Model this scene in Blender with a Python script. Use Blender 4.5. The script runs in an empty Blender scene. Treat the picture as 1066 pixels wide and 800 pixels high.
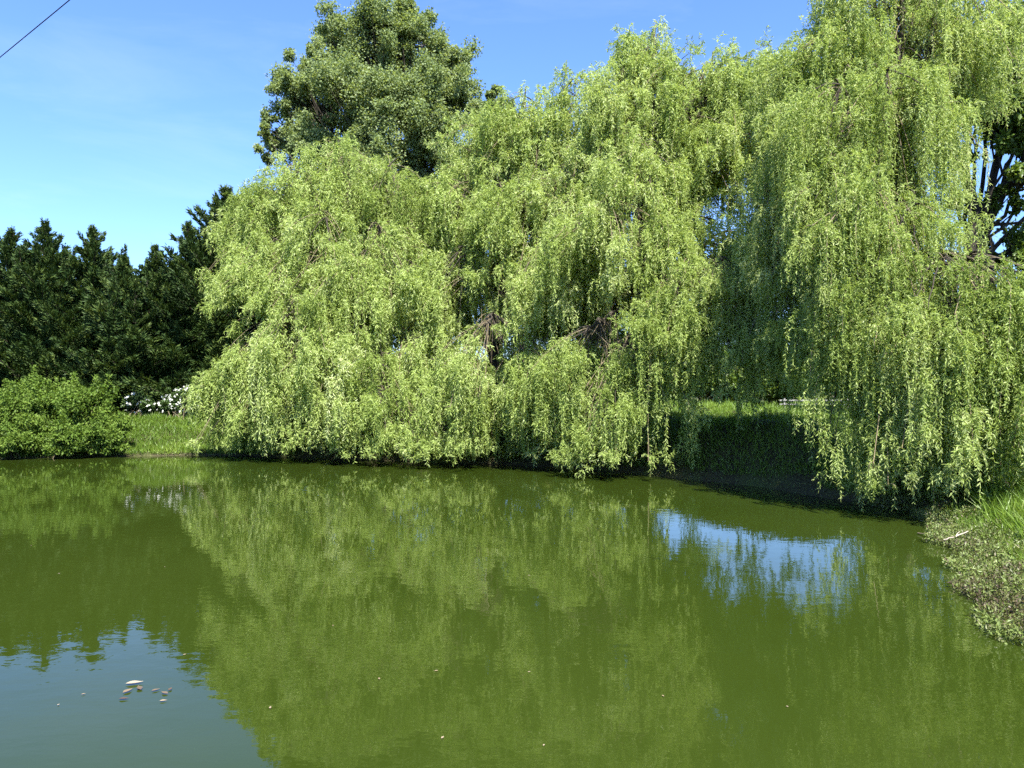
import bpy, math
import numpy as np
from mathutils import Vector

S = bpy.context.scene
COL = S.collection
R = math.radians
F = 837.0            # focal length of the photograph in its own pixels (1066 wide)
HZ = 405.0           # row of the horizon
CAM_H = 2.5
TAU = 2 * math.pi


def at(px, py, D):
    """pixel of the photograph + distance -> world point"""
    return np.array([(px - 533.0) / F * D, D, CAM_H + (HZ - py) / F * D])


# ------------------------------------------------------------------ helpers
def tag(o, label=None, cat=None, group=None, kind=None):
    if label: o['label'] = label
    if cat: o['category'] = cat
    if group: o['group'] = group
    if kind: o['kind'] = kind
    return o


def thing(name, loc, label, cat, group=None):
    o = bpy.data.objects.new(name, None)
    COL.objects.link(o)
    o.location = [float(v) for v in loc]
    o.empty_display_size = 0.3
    return tag(o, label, cat, group)


def raw_mesh(name, verts, loops, starts, mats, tint=None, mat_idx=None, smooth=False):
    me = bpy.data.meshes.new(name)
    verts = np.ascontiguousarray(verts, dtype=np.float32)
    me.vertices.add(len(verts))
    me.vertices.foreach_set('co', verts.ravel())
    loops = np.ascontiguousarray(loops, dtype=np.int32)
    me.loops.add(len(loops))
    me.loops.foreach_set('vertex_index', loops)
    starts = np.ascontiguousarray(starts, dtype=np.int32)
    me.polygons.add(len(starts))
    me.polygons.foreach_set('loop_start', starts)
    if not isinstance(mats, (list, tuple)): mats = [mats]
    for m in mats: me.materials.append(m)
    if mat_idx is not None:
        me.polygons.foreach_set('material_index', np.ascontiguousarray(mat_idx, dtype=np.int32))
    me.polygons.foreach_set('use_smooth', np.full(len(starts), smooth, dtype=bool))
    me.update(calc_edges=True)
    if tint is not None:
        a = me.attributes.new('tint', 'FLOAT', 'FACE')
        a.data.foreach_set('value', np.ascontiguousarray(tint, dtype=np.float32))
    return me


def link(name, me, parent=None, loc=None):
    o = bpy.data.objects.new(name, me)
    COL.objects.link(o)
    if parent is not None: o.parent = parent
    if loc is not None: o.location = [float(v) for v in loc]
    return o


def quads_obj(name, Q, mat, parent=None, tint=None, origin=None, loc=None):
    """Q (N,4,3) independent quads"""
    n = len(Q)
    V = Q.reshape(-1, 3)
    if origin is not None: V = V - np.asarray(origin)
    me = raw_mesh(name, V, np.arange(4 * n), np.arange(n) * 4, mat, tint)
    return link(name, me, parent, loc)


def unit(v):
    return v / np.maximum(np.linalg.norm(v, axis=-1, keepdims=True), 1e-9)


def rand_unit(rng, n):
    return unit(rng.normal(size=(n, 3)))


def leaf_quads(rng, P, D, L, W, curl=0.25):
    """lanceolate leaf: base, side, tip, side, a little folded; P base, D direction"""
    n = len(P)
    side = unit(np.cross(D, rand_unit(rng, n)))
    up = np.cross(side, D)
    L = np.broadcast_to(L, (n,))[:, None]
    W = np.broadcast_to(W, (n,))[:, None]
    mid = P + D * L * 0.45 + up * L * curl * 0.3
    Q = np.empty((n, 4, 3))
    Q[:, 0] = P
    Q[:, 1] = mid + side * W * 0.5
    Q[:, 2] = P + D * L
    Q[:, 3] = mid - side * W * 0.5
    return Q


class Tubes:
    """collects tapered tubes into one mesh"""
    def __init__(self, sides=6):
        self.k = sides; self.v = []; self.f = []; self.mi = []; self.n = 0

    def add(self, pts, radii, mi=0):
        pts = np.asarray(pts, float); m = len(pts); k = self.k
        radii = np.broadcast_to(radii, (m,))
        t = unit(np.gradient(pts, axis=0))
        ref = np.array([0.0, 0, 1]) if abs(t[0][2]) < 0.9 else np.array([1.0, 0, 0])
        a = unit(np.cross(t, ref)); b = np.cross(t, a)
        ang = np.arange(k) / k * TAU
        ring = pts[:, None, :] + radii[:, None, None] * (np.cos(ang)[None, :, None] * a[:, None, :] + np.sin(ang)[None, :, None] * b[:, None, :])
        self.v.append(ring.reshape(-1, 3))
        i = np.arange(m - 1)[:, None] * k; j = np.arange(k)[None, :]
        q = np.stack([i + j, i + (j + 1) % k, i + k + (j + 1) % k, i + k + j], -1).reshape(-1, 4) + self.n
        self.f.append(q); self.mi.append(np.full(len(q), mi)); self.n += m * k

    def build(self, name, mat, parent=None, origin=None, loc=None):
        V = np.concatenate(self.v); Q = np.concatenate(self.f)
        if origin is not None: V = V - np.asarray(origin)
        me = raw_mesh(name, V, Q.ravel(), np.arange(len(Q)) * 4, mat, None, np.concatenate(self.mi), smooth=True)
        return link(name, me, parent, loc)


def bez(p0, p1, p2, p3, n=12):
    t = np.linspace(0, 1, n)[:, None]
    return ((1 - t) ** 3) * p0 + 3 * ((1 - t) ** 2) * t * p1 + 3 * (1 - t) * t * t * p2 + t ** 3 * p3


def wobble(rng, pts, amp):
    n = len(pts)
    w = rng.normal(size=(n, 3)) * amp
    w[0] = 0
    return pts + w


# value noise on a plane / in space
def vnoise(p, seed=0):
    p = np.asarray(p, float)
    i = np.floor(p).astype(np.int64); f = p - i
    f = f * f * (3 - 2 * f)
    d = p.shape[-1]
    out = 0
    for c in range(2 ** d):
        off = np.array([(c >> k) & 1 for k in range(d)])
        q = i + off
        h = np.zeros(p.shape[:-1], dtype=np.int64) + seed * 7919
        for k, pr in enumerate((374761393, 668265263, 2147483647)[:d]):
            h = h + q[..., k] * pr
        h = (h ^ (h >> 13)) * 1274126177
        h = (h ^ (h >> 16)) & 0xFFFFFF
        w = np.prod(np.where(off == 1, f, 1 - f), axis=-1)
        out = out + w * (h / float(0xFFFFFF))
    return out


# ---------------------------------------------------------------- materials
def new_mat(name):
    m = bpy.data.materials.new(name); m.use_nodes = True
    nt = m.node_tree; nt.nodes.clear()
    return m, nt, nt.nodes, nt.links


def leaf_mat(name, stops, trans=0.35, tcol=None, rough=0.45, spec=0.35):
    m, nt, N, Lk = new_mat(name)
    out = N.new('ShaderNodeOutputMaterial')
    at_ = N.new('ShaderNodeAttribute'); at_.attribute_name = 'tint'
    cr = N.new('ShaderNodeValToRGB')
    el = cr.color_ramp.elements
    while len(el) < len(stops): el.new(0.5)
    for e, (p, c) in zip(el, stops):
        e.position = p; e.color = (*c, 1)
    Lk.new(at_.outputs['Fac'], cr.inputs['Fac'])
    pr = N.new('ShaderNodeBsdfPrincipled')
    pr.inputs['Roughness'].default_value = rough
    pr.inputs['Specular IOR Level'].default_value = spec
    Lk.new(cr.outputs['Color'], pr.inputs['Base Color'])
    tr = N.new('ShaderNodeBsdfTranslucent')
    mx = N.new('ShaderNodeMix'); mx.data_type = 'RGBA'; mx.blend_type = 'MULTIPLY'
    mx.inputs['Factor'].default_value = 1.0
    Lk.new(cr.outputs['Color'], mx.inputs['A'])
    mx.inputs['B'].default_value = (*(tcol or (1.25, 1.2, 0.55)), 1)
    Lk.new(mx.outputs['Result'], tr.inputs['Color'])
    ms = N.new('ShaderNodeMixShader'); ms.inputs['Fac'].default_value = trans
    Lk.new(pr.outputs['BSDF'], ms.inputs[1]); Lk.new(tr.outputs['BSDF'], ms.inputs[2])
    Lk.new(ms.outputs['Shader'], out.inputs['Surface'])
    return m


def noise_mat(name, stops, scale=3.0, detail=6, rough=0.85, bump=0.3, bscale=30.0, stretch=(1, 1, 1)):
    m, nt, N, Lk = new_mat(name)
    out = N.new('ShaderNodeOutputMaterial')
    tc = N.new('ShaderNodeTexCoord')
    mp = N.new('ShaderNodeMapping'); mp.inputs['Scale'].default_value = stretch
    Lk.new(tc.outputs['Object'], mp.inputs['Vector'])
    nz = N.new('ShaderNodeTexNoise'); nz.inputs['Scale'].default_value = scale
    nz.inputs['Detail'].default_value = detail; nz.inputs['Roughness'].default_value = 0.65
    Lk.new(mp.outputs['Vector'], nz.inputs['Vector'])
    cr = N.new('ShaderNodeValToRGB'); el = cr.color_ramp.elements
    while len(el) < len(stops): el.new(0.5)
    for e, (p, c) in zip(el, stops):
        e.position = p; e.color = (*c, 1)
    Lk.new(nz.outputs['Fac'], cr.inputs['Fac'])
    pr = N.new('ShaderNodeBsdfPrincipled'); pr.inputs['Roughness'].default_value = rough
    pr.inputs['Specular IOR Level'].default_value = 0.2
    Lk.new(cr.outputs['Color'], pr.inputs['Base Color'])
    n2 = N.new('ShaderNodeTexNoise'); n2.inputs['Scale'].default_value = bscale; n2.inputs['Detail'].default_value = 4
    Lk.new(mp.outputs['Vector'], n2.inputs['Vector'])
    bp = N.new('ShaderNodeBump'); bp.inputs['Strength'].default_value = bump; bp.inputs['Distance'].default_value = 0.05
    Lk.new(n2.outputs['Fac'], bp.inputs['Height'])
    Lk.new(bp.outputs['Normal'], pr.inputs['Normal'])
    Lk.new(pr.outputs['BSDF'], out.inputs['Surface'])
    return m


M_WILLOW = leaf_mat('willow_leaf', [(0.0, (0.13, 0.185, 0.03)), (0.45, (0.305, 0.395, 0.105)), (0.8, (0.405, 0.485, 0.175)), (1.0, (0.51, 0.565, 0.30))], trans=0.48, tcol=(1.15, 1.12, 0.7), spec=0.22)
M_WILLOW2 = leaf_mat('greener_willow_leaf', [(0.0, (0.13, 0.19, 0.03)), (0.5, (0.31, 0.40, 0.105)), (1.0, (0.49, 0.55, 0.26))], trans=0.48, tcol=(1.15, 1.12, 0.7), spec=0.22)
M_POPLAR = leaf_mat('poplar_leaf', [(0.0, (0.10, 0.145, 0.05)), (0.6, (0.215, 0.28, 0.115)), (1.0, (0.30, 0.355, 0.19))], trans=0.45, rough=0.55, spec=0.2)
M_DEEP = leaf_mat('deep_green_leaf', [(0.0, (0.05, 0.09, 0.014)), (0.6, (0.10, 0.16, 0.026)), (1.0, (0.17, 0.23, 0.05))], trans=0.35)
M_CON = leaf_mat('conifer_spray', [(0.0, (0.012, 0.026, 0.007)), (0.5, (0.036, 0.07, 0.017)), (1.0, (0.11, 0.15, 0.034))], trans=0.12, rough=0.6, spec=0.2)
M_SHRUB = leaf_mat('shrub_leaf', [(0.0, (0.05, 0.09, 0.012)), (0.5, (0.10, 0.165, 0.026)), (1.0, (0.19, 0.26, 0.055))], trans=0.36, spec=0.12)
M_DARKSHRUB = leaf_mat('dark_shrub_leaf', [(0.0, (0.02, 0.045, 0.012)), (0.6, (0.05, 0.09, 0.022)), (1.0, (0.09, 0.14, 0.03))], trans=0.25)
M_GRASS = leaf_mat('grass_blade', [(0.0, (0.06, 0.115, 0.012)), (0.5, (0.125, 0.205, 0.024)), (0.85, (0.19, 0.27, 0.045)), (1.0, (0.30, 0.29, 0.13))], trans=0.38)
M_WEED = leaf_mat('bank_weed', [(0.0, (0.09, 0.065, 0.042)), (0.2, (0.095, 0.10, 0.034)), (0.5, (0.115, 0.16, 0.036)), (0.8, (0.165, 0.215, 0.055)), (0.95, (0.16, 0.12, 0.07)), (1.0, (0.23, 0.2, 0.13))], trans=0.25)
M_FLOWER = leaf_mat('white_petal', [(0.0, (0.6, 0.62, 0.55)), (1.0, (0.8, 0.8, 0.76))], trans=0.25, tcol=(1, 1, 1))
M_BARK = noise_mat('willow_bark', [(0.3, (0.022, 0.018, 0.013)), (0.7, (0.062, 0.052, 0.04))], 6, bump=0.8, bscale=18, stretch=(1, 1, 0.25))
M_TWIG = noise_mat('dry_twig', [(0.3, (0.11, 0.085, 0.05)), (0.7, (0.2, 0.165, 0.105))], 9, bump=0.2)
M_DRIFT = noise_mat('pale_dead_wood', [(0.3, (0.2, 0.17, 0.13)), (0.7, (0.42, 0.38, 0.3))], 12, bump=0.4)
M_SOIL = noise_mat('ground_soil_and_turf', [(0.3, (0.03, 0.024, 0.014)), (0.5, (0.045, 0.042, 0.018)), (0.66, (0.06, 0.075, 0.02)), (0.85, (0.08, 0.12, 0.025))], 0.9, detail=9, bump=0.6, bscale=9)
M_RAIL = noise_mat('weathered_pale_timber', [(0.35, (0.12, 0.12, 0.11)), (0.6, (0.24, 0.24, 0.225))], 7, bump=0.1)
M_CABLE = noise_mat('black_cable_rubber', [(0.4, (0.012, 0.012, 0.014)), (0.6, (0.03, 0.03, 0.032))], 20, bump=0.05)
M_DEAD = leaf_mat('fallen_leaf', [(0.0, (0.05, 0.032, 0.022)), (0.5, (0.22, 0.17, 0.10)), (1.0, (0.5, 0.45, 0.36))], trans=0.15, tcol=(1, 1, 1))

# -------------------------------------------------------------------- pond
shore = [(-27, 27.5), (-22, 28.5), (-18.3, 28.7), (-15.3, 29.4), (-11.5, 30.2), (-8.5, 29.6), (-5.5, 28.4), (-2.5, 27.2), (0.3, 26.2), (2.9, 24.4), (4.6, 22.4),
         (6.1, 20.8), (7.1, 18.6), (7.8, 17.2), (8.2, 16.2), (7.7, 14.4), (6.9, 12.2), (6.1, 10.5), (5.45, 9.0), (5.0, 7.6), (4.9, 6.0), (4.8, 4.4), (3.4, 3.2), (0, 2.9), (-5, 2.8), (-11, 3.2), (-18, 5), (-25, 10), (-30, 18), (-30, 24)]
SH = np.array(shore, float)


def catmull(P, k=6):
    n = len(P); out = []
    for i in range(n):
        p0, p1, p2, p3 = P[(i - 1) % n], P[i], P[(i + 1) % n], P[(i + 2) % n]
        for t in np.arange(k) / k:
            out.append(0.5 * ((2 * p1) + (-p0 + p2) * t + (2 * p0 - 5 * p1 + 4 * p2 - p3) * t * t + (-p0 + 3 * p1 - 3 * p2 + p3) * t ** 3))
    return np.array(out)


SHC = catmull(SH)


def shore_dist(P):
    """signed distance to the shoreline (positive on land)"""
    P = np.asarray(P, float); shp = P.shape[:-1]; Q = P.reshape(-1, 2)
    best = np.full(len(Q), 1e9); inside = np.zeros(len(Q), bool)
    n = len(SHC)
    for i in range(n):
        a = SHC[i]; b = SHC[(i + 1) % n]
        ab = b - a; t = np.clip(((Q - a) @ ab) / (ab @ ab), 0, 1)
        d = np.linalg.norm(Q - (a + t[:, None] * ab), axis=1)
        best = np.minimum(best, d)
        if a[1] != b[1]:
            c = ((a[1] > Q[:, 1]) != (b[1] > Q[:, 1])) & (Q[:, 0] < (b[0] - a[0]) * (Q[:, 1] - a[1]) / (b[1] - a[1]) + a[0])
            inside ^= c
    return np.where(inside, -best, best).reshape(shp)


def sstep(a, b, x):
    t = np.clip((x - a) / (b - a), 0, 1)
    return t * t * (3 - 2 * t)


def height(P, d=None):
    P = np.asarray(P, float)
    if d is None: d = shore_dist(P)
    x, y = P[..., 0], P[..., 1]
    right = sstep(17.5, 13.5, y) * sstep(0, 3, x)      # low, gently rising right bank
    left = sstep(-8, -11, x) * sstep(12, 20, y)
    H = 1.3 * (1 - right) * (1 - left) + 0.75 * right + 1.25 * left
    Wd = 2.3 * (1 - right) * (1 - left) + 3.2 * right + 3.6 * left
    z = H * sstep(-0.15, 1, d / Wd) * 1.0
    z = np.where(d < 0, np.maximum(-1.2, d * 0.5) - 0.03, z - 0.03)
    nz = vnoise(P * 0.55, 3) - 0.5 + 0.5 * (vnoise(P * 1.7, 5) - 0.5)
    z = z + np.where(d > 0, nz * (0.28 + 0.3 * sstep(1, 4, x) * (1 - right)) * np.clip(d, 0, 1.2), 0)
    far = np.hypot(x, y)
    z = z + sstep(70, 300, far) * 1.0
    return z


def ground_z(x, y):
    return float(height(np.array([[x, y]], float))[0])


def axis(lo, hi, step, far):
    c = np.arange(lo, hi + 1e-6, step)
    g = [];  s = step; v = hi
    while v < far:
        s *= 1.35; v += s; g.append(v)
    h = []; s = step; v = lo
    while v > -far:
        s *= 1.35; v -= s; h.append(v)
    return np.array(h[::-1] + list(c) + g)


gx = axis(-32, 32, 0.33, 600); gy = axis(-4, 46, 0.33, 600)
GX, GY = np.meshgrid(gx, gy)
GP = np.stack([GX, GY], -1)
GZ = height(GP)
nx, ny = len(gx), len(gy)
i = np.arange(ny - 1)[:, None] * nx; j = np.arange(nx - 1)[None, :]
Q = np.stack([i + j, i + j + 1, i + nx + j + 1, i + nx + j], -1).reshape(-1, 4)
me = raw_mesh('ground', np.concatenate([GP, GZ[..., None]], -1).reshape(-1, 3), Q.ravel(), np.arange(len(Q)) * 4, M_SOIL, smooth=True)
tag(link('ground', me), 'grassy earth banks and meadow around the pond', kind='structure')


def water_mat():
    m, nt, N, Lk = new_mat('murky_green_water')
    out = N.new('ShaderNodeOutputMaterial')
    tc = N.new('ShaderNodeTexCoord')
    pr = N.new('ShaderNodeBsdfPrincipled')
    pr.inputs['Roughness'].default_value = 0.015
    pr.inputs['IOR'].default_value = 1.38
    big = N.new('ShaderNodeTexNoise'); big.inputs['Scale'].default_value = 0.22; big.inputs['Detail'].default_value = 3
    Lk.new(tc.outputs['Object'], big.inputs['Vector'])
    cr = N.new('ShaderNodeValToRGB')
    cr.color_ramp.elements[0].position = 0.3; cr.color_ramp.elements[0].color = (0.0165, 0.0275, 0.0030, 1)
    cr.color_ramp.elements[1].position = 0.75; cr.color_ramp.elements[1].color = (0.0215, 0.0335, 0.0048, 1)
    Lk.new(big.outputs['Fac'], cr.inputs['Fac'])
    Lk.new(cr.outputs['Color'], pr.inputs['Base Color'])
    # small wind ripples, calmer and livelier patches
    a = N.new('ShaderNodeTexNoise'); a.inputs['Scale'].default_value = 3.6; a.inputs['Detail'].default_value = 3; a.inputs['Roughness'].default_value = 0.5
    mp = N.new('ShaderNodeMapping'); mp.inputs['Scale'].default_value = (0.8, 1.15, 1)
    Lk.new(tc.outputs['Object'], mp.inputs['Vector']); Lk.new(mp.outputs['Vector'], a.inputs['Vector'])
    b = N.new('ShaderNodeTexNoise'); b.inputs['Scale'].default_value = 0.35; b.inputs['Detail'].default_value = 2
    Lk.new(tc.outputs['Object'], b.inputs['Vector'])
    mr = N.new('ShaderNodeMapRange'); mr.inputs['From Min'].default_value = 0.35; mr.inputs['From Max'].default_value = 0.7
    mr.inputs['To Min'].default_value = 0.22; mr.inputs['To Max'].default_value = 1.0
    Lk.new(b.outputs['Fac'], mr.inputs['Value'])
    mu = N.new('ShaderNodeMath'); mu.operation = 'MULTIPLY'
    Lk.new(a.outputs['Fac'], mu.inputs[0]); Lk.new(mr.outputs['Result'], mu.inputs[1])
    bp = N.new('ShaderNodeBump'); bp.inputs['Strength'].default_value = 1.0; bp.inputs['Distance'].default_value = 0.0031
    Lk.new(mu.outputs['Value'], bp.inputs['Height'])
    Lk.new(bp.outputs['Normal'], pr.inputs['Normal'])
    Lk.new(pr.outputs['BSDF'], out.inputs['Surface'])
    return m


# water sheet: the shoreline pushed 1.2 m under the banks
nrm = unit(np.stack([np.gradient(SHC[:, 1]), -np.gradient(SHC[:, 0])], -1))
pts = SHC + nrm * 0.0
ctr = np.array([-8.0, 16.0])
ring = ctr + (SHC - ctr) * 1.0
test = shore_dist(ring + nrm * 0.5)
sgn = np.where(test > 0, 1.0, -1.0)[:, None]
ring = SHC + nrm * sgn * 0.9
n = len(ring)
V = np.concatenate([np.concatenate([ring, np.zeros((n, 1))], 1), [[ctr[0], ctr[1], 0]]])
tri = np.stack([np.arange(n), (np.arange(n) + 1) % n, np.full(n, n)], -1)
a_, b_, c_ = V[tri[0][0]], V[tri[0][1]], V[n]
if np.cross(b_ - a_, c_ - a_)[2] < 0: tri = tri[:, ::-1]
me = raw_mesh('water', V, tri.ravel(), np.arange(n) * 3, water_mat())
tag(link('water', me), 'still murky green pond water', kind='structure')


# ------------------------------------------------------------------ willows
def mound_leaves(rng, px, yt, hw, yb, D, dens=1.0, depth=0.9, leaf=None, wisp=0.1, bare=0.0):
    """one weeping mass: short leafy branchlets over an uneven cap and its sides, plus longer hanging strands.
    returns apex, tuft anchors, leaf quads, tint, bare strand polylines"""
    if leaf is None: leaf = min(1.15, max(0.72, D / 25))
    A = at(px, yt, D); zt = A[2]
    Rx = hw / F * D; Ry = Rx * depth
    zb = max(0.04, at(px, yb, D)[2])
    Hh = zt - zb
    drop = min(1.3 * Rx, 0.6 * Hh)
    perim = math.pi * (Rx + Ry)
    Ncap = max(10, int(dens * (7.5 * Rx * Ry + 4) / leaf ** 0.6))
    Nside = int(dens * perim * max(0.2, Hh - drop) * 1.25 / leaf ** 0.6)
    Nlong = int(dens * perim * 3.6)
    K = Ncap + Nside + Nlong
    kind = np.repeat([0, 1, 2], [Ncap, Nside, Nlong])
    o1, o2, o3 = rng.random(3) * 6
    # the tufts gather in hanging ridges with hollows between them
    cand = rng.random((K, 4)) * TAU
    wgt = vnoise(np.stack([cand * max(1.2, Rx * 1.9) + o3 * 9, np.broadcast_to(rng.random((K, 1)) * 0.6 + o2 * 5, cand.shape)], -1), 15) ** 3.5 + 0.006
    wgt[kind == 0] = 1
    cum = np.cumsum(wgt, 1); pick = (cum < (rng.random(K) * cum[:, -1])[:, None]).sum(1)
    phi = cand[np.arange(K), pick]
    ux, uy = np.cos(phi), np.sin(phi)
    v = rng.random(K)
    rho = np.where(kind == 0, np.sqrt(rng.random(K)), np.where(kind == 1, 1.0 - 0.25 * v ** 2, np.sqrt(rng.random(K)) ** 0.6))
    zbv = zb + (0.75 if zb < 0.6 else 1.1) * np.clip(vnoise(np.stack([phi * max(1.0, Rx) * 1.4 + o3 * 3, np.full(K, o2)], -1), 23) - 0.35, 0, 1) * rng.uniform(0.3, 1.2, K)
    zside = zbv + 0.3 + np.maximum(0.1, Hh - drop - 0.2 - (zbv - zb)) * rng.random(K)
    az = np.where(kind == 1, zside, zt - drop * rho ** 1.4)
    # uneven outline: a slow lump over angle and height
    lump = 1 + 0.24 * np.sin(phi * 2 + o1 + az * 0.6) + 0.16 * np.sin(phi * 5 + o2 - az * 1.3) + rng.normal(0, 0.08, K)
    lump = np.minimum(lump, 1.28)
    # bays: whole stretches set back into the crown, which read as dark hollows
    bay = vnoise(np.stack([phi * 1.9 + o3, az * 0.75 + o1], -1), 5)
    rho2 = rho * lump * np.where(kind == 0, 0.95, 0.98) * (1 - 0.45 * sstep(0.55, 0.75, bay) * (kind >= 1))
    az = az + np.where(kind == 0, 0.38 * Rx * (vnoise(np.stack([ux * rho * 2.2 + o1, uy * rho * 2.2 + o2], -1), 4) - 0.6), 0) + rng.normal(0, 0.1, K)
    ax = A[0] + rho2 * ux * Rx; ay = A[1] + rho2 * uy * Ry
    az = np.maximum(az, zbv + 0.2)
    avail = np.maximum(0.25, az - zbv)
    tl = np.where(kind == 2, np.minimum(avail * rng.uniform(0.5, 1.0, K), 4.2), np.where(kind == 1, rng.uniform(0.6, 1.9, K), rng.uniform(0.35, 1.2, K)))
    tl = np.minimum(tl, avail * 1.02)
    ns = np.where(kind == 2, np.maximum(3, rng.poisson(7, K)), np.maximum(5, rng.poisson(13, K)))
    idx = np.repeat(np.arange(K), ns); n = len(idx)
    kk = kind[idx]
    # the branchlet the strands hang from: outwards and down
    f = rng.random(n) ** 0.8
    blen = rng.uniform(0.25, 0.85, K)[idx] * f
    bphi = phi + rng.normal(0, 0.6, K)
    bo = np.where(kk == 2, 0.12, 0.85)
    s0 = np.stack([ax[idx] + np.cos(bphi[idx]) * blen * bo, ay[idx] + np.sin(bphi[idx]) * blen * bo, az[idx] + 0.25 * blen - 0.75 * blen ** 2 * np.where(kk == 2, 0.3, 1)], -1)
    s0 += rng.normal(size=(n, 3)) * np.array([0.11, 0.11, 0.09])
    L = tl[idx] * rng.uniform(0.5, 1.1, n) * np.where(kk == 2, 1, 1.15 - 0.5 * f)
    L = np.minimum(L, np.maximum(0.12, s0[:, 2] - np.maximum(0.04, zbv[idx] - 0.25)))
    dphi = bphi[idx] + rng.normal(0, 0.9, n)
    reach = rng.uniform(0.08, 0.4, n) * min(1.0, max(0.5, Rx))
    el = rng.uniform(-0.2, 0.9, n)
    up = rng.random(n) < wisp * np.where(kk == 0, 0.9, 0.15)
    el = np.where(up, rng.uniform(0.9, 1.6, n), el); reach = np.where(up, rng.uniform(0.4, 1.0, n), reach)
    tuft_tint = rng.normal(0, 0.06) + rng.normal(0, 0.11, K) + 0.25 * (vnoise(np.stack([ax * 0.9, az * 0.9], -1), 12) - 0.5)
    sp = 0.033 * leaf
    m = np.maximum(2, (L / sp).astype(int))
    si = np.repeat(np.arange(n), m); N = len(si)
    first = np.repeat(np.cumsum(m) - m, m)
    t = (np.arange(N) - first + rng.random(N) * 0.9) * sp
    ph = rng.random(n) * TAU; wv = rng.uniform(0.02, 0.08, n)

    def pos(si, t):
        r = reach[si]; e = 1 - np.exp(-t / np.maximum(r, 0.05))
        h = r * e * np.cos(el[si] * 0.6)
        z = -(t - r * e) + np.sin(el[si]) * r * e * 0.9
        sw = wv[si] * np.sin(t * 2.2 + ph[si]) * np.minimum(t, 1)
        return s0[si] + np.stack([h * np.cos(dphi[si]) + sw, h * np.sin(dphi[si]) + sw * 0.6, z], -1)

    P = pos(si, t)
    flow = unit(pos(si, t + 0.05) - P)
    Dl = unit(flow * 0.72 + rand_unit(rng, N) * 0.8 + np.array([0, 0, -0.1]))
    LL = 0.132 * leaf * rng.uniform(0.6, 1.25, N); WW = 0.030 * leaf * rng.uniform(0.7, 1.3, N)
    Qd = leaf_quads(rng, P, Dl, LL, WW)
    tint = 0.5 + tuft_tint[idx][si] + rng.normal(0, 0.17, N)
    tw = []
    if bare > 0:
        for s in np.nonzero(rng.random(n) < bare)[0]:
            tt = np.linspace(0, L[s] * 1.02, 7)
            tw.append(pos(np.full(7, s), tt))
    return A, np.stack([ax, ay, az], -1), Qd, np.clip(tint, 0, 1), tw, zb


def willow(label, base_px, D, fork_h, trunk_r, mounds, seed, mat, lean=(0, 0), back=True, backdens=0.55, group='weeping willows on the far bank'):
    rng = np.random.default_rng(seed)
    bx = (base_px - 533) / F * D
    B = np.array([bx, D, ground_z(bx, D) - 0.1])
    root = thing('willow_tree', B, label, 'tree', group)
    Fk = B + np.array([lean[0], lean[1], fork_h])
    tr = Tubes(10)
    p = wobble(rng, bez(B, B + (Fk - B) * 0.35 + np.array([0.1, 0, 0]), B + (Fk - B) * 0.7, Fk, 9), 0.03)
    rad = trunk_r * np.array([1.55, 1.15, 1.03, 1.0, 0.97, 0.95, 0.95, 0.98, 1.0])
    tr.add(p, rad)
    tr.build('trunk', M_BARK, root, B)
    quads, tints = [], []
    full = list(mounds)
    if back:   # the far side of the crown, so that the tree is whole from other sides
        for (px, yt, hw, yb, d, *o) in mounds:
            if d > D + 1.5 or yb > 440: continue
            d2 = D + max(1.0, (D - d) * 0.8) + rng.uniform(0.3, 1.2)
            X = (px - 533) / F * d + rng.normal(0, 0.5)
            z = CAM_H + (HZ - yt) / F * d - rng.uniform(0.2, 0.9)
            zb = max(2.6, CAM_H + (HZ - yb) / F * d)
            full.append((533 + X / d2 * F, HZ - (z - CAM_H) / d2 * F, hw * d / d2, HZ - (zb - CAM_H) / d2 * F, d2, backdens))
    for (px, yt, hw, yb, d, *o) in full:
        dens = o[0] if o else 1.0
        wisp = o[1] if len(o) > 1 else 0.1
        A, anch, Qd, tt, tw, zb = mound_leaves(rng, px, yt, hw, yb, d, dens, bare=0.035, wisp=wisp)
        quads.append(Qd); tints.append(tt)
        # the limb that carries this mound
        tip = A - np.array([0, 0, 0.25])
        dz = tip[2] - Fk[2]
        c1 = Fk + np.array([(tip[0] - Fk[0]) * 0.12, (tip[1] - Fk[1]) * 0.12, max(1.2, dz * 0.45)])
        c2 = tip + np.array([(Fk[0] - tip[0]) * 0.35, (Fk[1] - tip[1]) * 0.35, 0.4 if dz < 3 else -dz * 0.12])
        pl = wobble(rng, bez(Fk - np.array([0, 0, 0.15]), c1, c2, tip, 14), 0.05)
        ln = np.linalg.norm(np.diff(pl, axis=0), axis=1).sum()
        r0 = min(trunk_r * 0.6, 0.035 + 0.013 * ln)
        lb = Tubes(6)
        lb.add(pl, np.linspace(r0, 0.022, 14))
        for k in rng.choice(len(anch), min(16, len(anch)), replace=False):
            a0 = pl[rng.integers(8, 13)]
            e = anch[k] + np.array([0, 0, -0.05])
            lb.add(wobble(rng, bez(a0, a0 + (e - a0) * 0.35 + np.array([0, 0, 0.25]), a0 + (e - a0) * 0.8 + np.array([0, 0, 0.2]), e, 7), 0.02), np.linspace(0.022, 0.006, 7))
        for t in tw:
            a0 = pl[rng.integers(7, 13)]
            hd = bez(a0, a0 + (t[0] - a0) * .35 + np.array([0, 0, .3]), a0 + (t[0] - a0) * .8 + np.array([0, 0, .2]), t[0], 5)
            lb.add(np.concatenate([hd[:-1], t]), np.linspace(0.009, 0.0045, len(t) + 4), 1)
        lb.build('limb', [M_BARK, M_TWIG], root, B)
    quads_obj('crown', np.concatenate(quads), mat, root, np.concatenate(tints), B)
    return root, len(np.concatenate(tints))


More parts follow.
